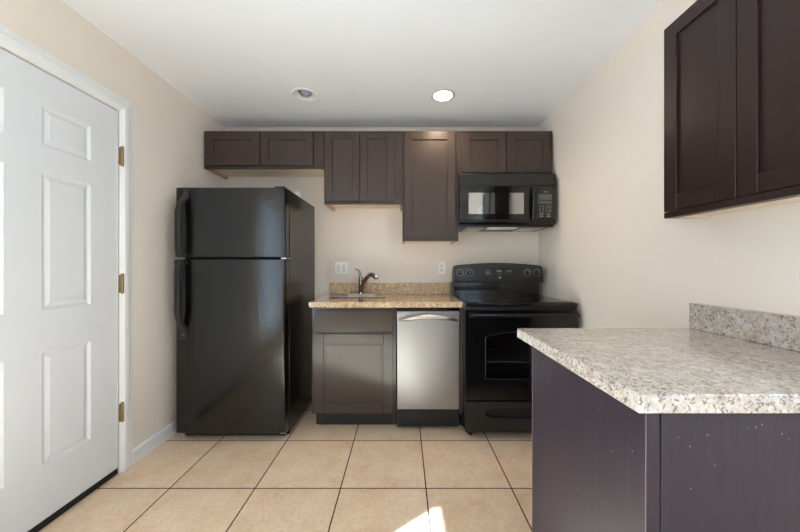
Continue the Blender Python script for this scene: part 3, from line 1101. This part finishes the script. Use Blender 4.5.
    for fx in (x0 + 0.05, x1 - 0.05):
        for fy in (2.20, 2.75):
            B().lathe((fx, fy, 0.0), (0, 0, 1), [(0.016, 0), (0.016, 0.012), (0.010, 0.014), (0.010, 0.05)], 14).build('foot', 'black_matte', t)
    # backguard: riser, then the arched console that leans back slightly
    rx0, rx1 = 0.4215, 1.166
    xc = (rx0 + rx1) / 2
    B().box(rx0 + 0.006, rx1 - 0.006, 2.675, 2.79, 0.925, 1.046).build('riser', 'black_gloss', t, bevel=0.003)
    yc0, yc1 = 2.600, 2.70
    zc0, zc1, rs = 1.045, 1.183, 0.022
    N = 20
    crown = []
    for k in range(N + 1):
        u = k / N * 2 - 1
        crown.append((xc + (rx1 - rx0 - 0.03) / 2 * u, zc1 + rs * (1 - u * u)))
    poly = [(rx0, zc0), (rx1, zc0), (rx1 + 0.002, zc0 + 0.03), (rx1 - 0.002, zc1 - 0.018)] + crown[::-1] + [(rx0 + 0.002, zc1 - 0.018), (rx0 - 0.002, zc0 + 0.03)]
    b = B()
    b.prism(poly, 'y', yc0, yc1)
    con = b.build('console', 'black_satin', t, bevel=0.008, seg=3)
    yp = yc0 - 0.0003
    kn = []
    kz = 1.125

    def px(x):
        return (x - 403) * 2.60 / 313

    for kx in (460.0, 469.5, 527.8, 537.0):
        k = B()
        k.lathe((px(kx), yp, kz), (0, -1, 0), [(0.024, 0), (0.024, 0.006), (0.019, 0.009), (0.0175, 0.024), (0.015, 0.027)], 28)
        kb = k.build('knob', 'black_matte', con)
        B().box(px(kx) - 0.0012, px(kx) + 0.0012, yp - 0.0295, yp - 0.0268, kz - 0.002, kz + 0.013).build('pointer', 'print', kb)
        B().lathe((px(kx), yp, kz), (0, -1, 0), [(0.0268, 0), (0.0268, 0.0006), (0.0288, 0.0006), (0.0288, 0)], 36, (False, False)).build('dial_marking', 'print', con)
    B().box(px(485), px(513), yp - 0.002, yp + 0.003, 1.100, 1.150).build('touch_panel', 'black_gloss', con, bevel=0.001)
    d = B()
    x = px(496.2)
    for ch, dx in (('1', 0.0), ('2', 0.009), ('4', 0.024), ('5', 0.034)):
        seg7(d, x + dx, 1.131, 0.0075, 0.014, yp - 0.002, ch)
    d.box(x + 0.0195, x + 0.021, yp - 0.0026, yp - 0.002, 1.134, 1.136).box(x + 0.0195, x + 0.021, yp - 0.0026, yp - 0.002, 1.140, 1.142)
    d.build('clock_display', 'clock', con)
    lg = B()
    for row, z in ((0, 1.142), (1, 1.128), (2, 1.114)):
        for k in range(5):
            if row == 1 and k == 4:
                continue
            lg.box(px(486) + 0.008 * k, px(486) + 0.008 * k + 0.0055, yp - 0.0026, yp - 0.002, z, z + 0.0028)
    for row, z in ((0, 1.142), (1, 1.130)):
        for k in range(5):
            lg.box(px(506.5) + 0.009 * k, px(506.5) + 0.009 * k + 0.006, yp - 0.0026, yp - 0.002, z, z + 0.0028)
    for k in range(4):
        lg.box(px(496.5) + 0.012 * k, px(496.5) + 0.012 * k + 0.004, yp - 0.0026, yp - 0.002, 1.112, 1.115)
    lg.build('panel_lettering', 'print', con)
    # round maker's emblem: a disc with an inner ring and script swash
    em = B()
    ex, ez = px(499.8), 1.083
    em.lathe((ex, yp, ez), (0, -1, 0), [(0.0085, 0), (0.0085, 0.0012), (0.0072, 0.0012), (0.0072, 0.0006)], 24)
    em.sweep([(ex - 0.004, yp - 0.0012, ez - 0.002), (ex - 0.002, yp - 0.0012, ez + 0.004), (ex - 0.0005, yp - 0.0012, ez - 0.003), (ex + 0.002, yp - 0.0012, ez + 0.003), (ex + 0.004, yp - 0.0012, ez - 0.001)], 0.0008, 6)
    em.build('emblem', 'print', con)
    B().box(px(477.5), px(481), yp - 0.0005, yp, 1.098, 1.1005).build('panel_lettering', 'silver_trim', con)


stove()

# ------------------------------------------------------------------ microwave
def microwave():
    x0, x1, z0, z1, yf = 0.443, 1.194, 1.488, 1.899, 2.440
    xc = (x0 + x1) / 2
    t = thing('microwave', 'black over-the-range microwave mounted under the short cabinet', 'microwave', (xc, 2.65, z0))
    B().box(x0 + 0.004, x1 - 0.004, yf + 0.035, 2.82, z0, z1 + 0.017).build('microwave_body', 'black_satin', t, bevel=0.004)
    # sloped vent strip over the door
    B().prism([(yf - 0.002, 1.806), (yf + 0.036, 1.806), (yf + 0.036, z1), (yf + 0.006, z1)], 'x', x0, x1).build('vent_strip', 'black_satin', t, bevel=0.004)
    # door with a window recess
    dx0, dx1, dz0, dz1 = x0 + 0.001, 1.034, 1.504, 1.803
    wx0, wx1, wz0, wz1 = 0.512, 0.945, 1.586, 1.752
    b = B()
    ya, yb = yf, yf + 0.034
    b.box(dx0, wx0, ya, yb, dz0 + 0.038, dz1).box(wx1, dx1, ya, yb, dz0 + 0.038, dz1)
    b.box(wx0, wx1, ya, yb, dz0 + 0.038, wz0).box(wx0, wx1, ya, yb, wz1, dz1)
    d = b.build('microwave_door', 'black_gloss', t, smooth=False)
    win = Mat('half_mirrored_window_screen', (0.42, 0.42, 0.43, 1), 0.05, 1.0)
    B().box(wx0 - 0.001, wx1 + 0.001, ya + 0.003, ya + 0.008, wz0 - 0.001, wz1 + 0.001).build('window_glass', win.m, d, smooth=False)
    # curved lower lip of the front
    pts = [(yf + 0.034, dz0), (yf + 0.010, dz0)] + [(yf - 0.006 + 0.016 * (1 - math.sin(R(90 * k / 6))), dz0 + 0.020 * k / 6) for k in range(7)] + [(yf, dz0 + 0.037), (yf + 0.034, dz0 + 0.037)]
    B().prism(pts, 'x', x0 + 0.001, x1 - 0.001).build('lower_lip', 'black_gloss', t, bevel=0.001)
    h = []
    for k in range(13):
        u = k / 12 * 2 - 1
        h.append((1.010, yf - 0.010 - 0.024 * (1 - u * u), 1.672 + 0.122 * u))
    B().sweep(h, 0.0155, 14, flat=0.7, up=(0, 1, 0)).build('handle', 'black_gloss', d)
    cp = B().box(1.0365, x1 - 0.001, yf, yf + 0.034, dz0 + 0.038, dz1).build('control_panel', 'black_satin', t, bevel=0.003)

    def px(x):
        return (x - 403) * yf / 313

    def pz(y):
        return 1.18 - (y - 266) * yf / 313
    y = yf - 0.0002
    g = B()
    for k, ch in enumerate('1245'):
        seg7(g, px(543.9) + 0.0078 * k, pz(192.3), 0.0055, 0.0075, y, ch, 0.0013)
    g.build('clock_display', 'clock', cp)
    kb = B()
    t1 = 0.0009

    def outline(a0, a1, c0, c1):
        kb.box(a0, a1, y - 0.0006, y, c0, c0 + t1).box(a0, a1, y - 0.0006, y, c1 - t1, c1)
        kb.box(a0, a0 + t1, y - 0.0006, y, c0 + t1, c1 - t1).box(a1 - t1, a1, y - 0.0006, y, c0 + t1, c1 - t1)
    for r, (ya_, yb_) in enumerate(((194.4, 197.0), (197.0, 199.8), (201.0, 203.6))):
        for c in range(3):
            xa = 538.5 + 4.4 * c
            outline(px(xa), px(xa + 4.2), pz(yb_) + 0.001, pz(ya_))
            kb.box(px(xa + 1.2), px(xa + 3.0), y - 0.0006, y, (pz(ya_) + pz(yb_)) / 2 - 0.001, (pz(ya_) + pz(yb_)) / 2 + 0.0015)
    for r in range(4):
        for c in range(3):
            xa = 539.8 + 3.0 * c
            za = pz(206.0 + 2.1 * r)
            kb.box(px(xa), px(xa) + 0.004, y - 0.0006, y, za - 0.003, za + 0.003)
    for xa, ya_, wd in ((539.6, 214.2, 3.6), (547.0, 214.2, 3.0), (539.6, 216.2, 3.6), (547.0, 216.2, 3.6)):
        kb.box(px(xa), px(xa + wd), y - 0.0006, y, pz(ya_) - 0.002, pz(ya_) + 0.002)
    kb.build('panel_lettering', 'print', cp)
    for yy in (206.5, 210.6):
        B().lathe((px(549.6), y, pz(yy)), (0, -1, 0), [(0.0125, 0), (0.0125, 0.001), (0.0112, 0.001), (0.0112, 0)], 24, (False, False)).build('button', 'print', cp)
    # underside: grease filters and a cooktop lamp lens
    for fx0, fx1 in ((x0 + 0.06, x0 + 0.20), (x1 - 0.24, x1 - 0.08)):
        B().box(fx0, fx1, yf + 0.05, yf + 0.30, z0 - 0.010, z0 + 0.001).build('grease_filter', 'steel_plain', t, bevel=0.006, seg=3)
    B().box(x0 + 0.24, x1 - 0.28, yf + 0.05, yf + 0.14, z0 - 0.008, z0 + 0.001).build('lamp_lens', 'lens', t, bevel=0.004)
    return t


microwave()

# ------------------------------------------------------------------ peninsula
def peninsula():
    x0, x1, y0, y1 = 0.500, XR - 0.001, 0.644, 1.213
    t = thing('peninsula_cabinet', 'scuffed dark brown peninsula base under the pale granite top', 'cabinet', ((x0 + x1) / 2, 0.93, 0))
    B().box(x0 + 0.0012, x0 + 0.0295, y0 + 0.0012, y1, 0.0, 0.879).build('end_panel', 'scuffed', t, bevel=0.001)
    B().box(x0 + 0.0340, x1, y0 + 0.003, y0 + 0.022, 0.0, 0.879).build('back_panel', 'scuffed', t, bevel=0.0015)
    B().box(x0 + 0.0305, x1, y0 + 0.023, y1 - 0.02, 0.10, 0.879).build('carcass', 'espresso', t)
    B().box(x0 + 0.0305, x1, y1 - 0.09, y1 - 0.075, 0.0, 0.099).build('toe_kick', 'kick', t)
    for a0, a1 in ((x0 + 0.035, x0 + 0.375), (x0 + 0.380, x1 - 0.006)):
        b = shaker(a0, a1, 0.12, 0.86, y1 - 0.0195, 0.062)
        bmesh.ops.scale(b.bm, vec=(1, -1, 1), verts=b.bm.verts[:], space=Matrix.Translation((0, -(y1 - 0.010), 0)))
        b.build('door', 'espresso', t, bevel=0.0015)
    for e0, e1 in ((y0 + 0.0006, y0 + 0.0022), (y1 - 0.003, y1)):
        e = B().box(x0, x0 + 0.0012, e0, e1, 0.0, 0.878).build('worn_edge', 'worn_edge', t)
        e['label'] = 'paint worn pale along the corner'

    c = thing('countertop', 'pale speckled granite peninsula top with polished overhang', 'countertop', (0.85, 0.97, 0.88))
    cx0, cy0, cy1 = 0.478, 0.634, 1.312
    B().box(cx0, XR - 0.001, cy0, cy1, 0.8802, 0.920).build('slab', 'granite_cool_lit', c, bevel=0.003)
    B().box(1.196, XR - 0.001, cy0 + 0.002, cy1 - 0.003, 0.9204, 1.025).build('backsplash', 'granite_cool_lit', c, bevel=0.002)


peninsula()

# ------------------------------------------------------------------ wall plates
def plates():
    y = YB - 0.001

    def px(x):
        return (x - 403) * YB / 313

    def pz(v):
        return 1.18 - (v - 266) * YB / 313
    t = thing('switch_plate', 'white two-gang plate with switch and outlet behind the faucet', 'switch plate', (px(341.4), y, pz(268.3)))
    cx, cz = px(341.4), pz(268.3)
    B().box(cx - 0.058, cx + 0.058, y - 0.006, y, cz - 0.058, cz + 0.058).build('plate', 'plastic_white', t, bevel=0.003)
    B().box(cx - 0.040, cx - 0.007, y - 0.010, y - 0.005, cz - 0.034, cz + 0.034).build('rocker_switch', 'plastic_grey', t, bevel=0.002)
    oc = B().box(cx + 0.008, cx + 0.041, y - 0.009, y - 0.005, cz - 0.034, cz + 0.034).build('outlet', 'plastic_grey', t, bevel=0.002)

    def slots(x, z, par):
        s = B()
        s.box(x - 0.008, x - 0.0055, y - 0.0096, y - 0.0085, z - 0.004, z + 0.005).box(x + 0.0055, x + 0.008, y - 0.0096, y - 0.0085, z - 0.003, z + 0.004)
        s.lathe((x, y - 0.0085, z - 0.009), (0, -1, 0), [(0.0027, 0), (0.0027, 0.0011)], 12)
        s.build('socket_slot', 'plastic_slot', par)
    slots(cx + 0.0245, cz + 0.018, oc)
    slots(cx + 0.0245, cz - 0.016, oc)
    cx, cz = px(441.6), pz(267.8)
    t = thing('wall_outlet', 'white duplex wall outlet above the counter near the stove', 'outlet', (cx, y, cz))
    B().box(cx - 0.0345, cx + 0.0345, y - 0.006, y, cz - 0.057, cz + 0.057).build('plate', 'plastic_white', t, bevel=0.003)
    for dz in (0.0195, -0.0195):
        r = B()
        r.prism([(cx - 0.0165, cz + dz - 0.009), (cx - 0.009, cz + dz - 0.0155), (cx + 0.009, cz + dz - 0.0155), (cx + 0.0165, cz + dz - 0.009), (cx + 0.0165, cz + dz + 0.009), (cx + 0.009, cz + dz + 0.0155), (cx - 0.009, cz + dz + 0.0155), (cx - 0.0165, cz + dz + 0.009)], 'y', y - 0.0085, y - 0.005)
        ro = r.build('receptacle', 'plastic_grey', t, bevel=0.001)
        slots(cx, cz + dz, ro)


plates()

# ------------------------------------------------------------------ recessed ceiling lamps
def lamp(x, y, lit):
    if lit:
        t = thing('recessed_ceiling_light', 'lit round recessed ceiling lamp glowing white above the tall cabinet', 'ceiling light', (x, y, ZC))
    else:
        t = thing('recessed_ceiling_light', 'unlit eyeball recessed ceiling lamp with violet-grey bulb', 'ceiling light', (x, y, ZC))
    c = (x, y, ZC)
    r0 = 0.088 if lit else 0.098
    prof = [(0.070, -0.012), (r0 - 0.018, 0.004), (r0 - 0.006, 0.006), (r0, 0.001), (r0, -0.0005)] if lit else [(0.050, -0.020), (0.062, -0.004), (0.080, 0.006), (0.091, 0.006), (r0, 0.001), (r0, -0.0005)]
    B().lathe(c, (0, 0, -1), prof, 40, (False, False)).build('trim_ring', 'lamp_ring' if lit else 'trim', t)
    B().lathe(c, (0, 0, 1), [(0.0705, 0.002), (0.0705, 0.14), (0.02, 0.145)], 32, (False, True)).build('housing', 'can', t)
    if lit:
        B().lathe(c, (0, 0, -1), [(0.03, -0.07), (0.066, -0.022), (0.066, -0.006), (0.055, 0.004), (0.03, 0.009), (0.002, 0.010)], 32).build('bulb', 'bulb_on', t)
        light('lamp_glow', 'SPOT', (x, y, ZC - 0.016), 20.0, (1.0, 0.78, 0.55), (0, 0, -1), spot_size=R(150), spot_blend=0.7, shadow_soft_size=0.05).parent = None
    else:
        ax = Vector((-0.15, -0.35, -1)).normalized()
        o3 = (x, y, ZC + 0.030)
        B().lathe(o3, ax, [(0.046, -0.03), (0.0495, 0.0), (0.048, 0.010), (0.043, 0.020), (0.037, 0.024), (0.034, 0.018), (0.033, -0.004)], 36, (False, False)).build('eyeball', 'can', t)
        B().lathe(o3, ax, [(0.02, -0.05), (0.032, -0.012), (0.032, 0.004), (0.027, 0.014), (0.014, 0.020), (0.002, 0.022)], 32).build('bulb', 'bulb_off', t)


lamp(LAMPS[0][0], LAMPS[0][1], False)
lamp(LAMPS[1][0], LAMPS[1][1], True)
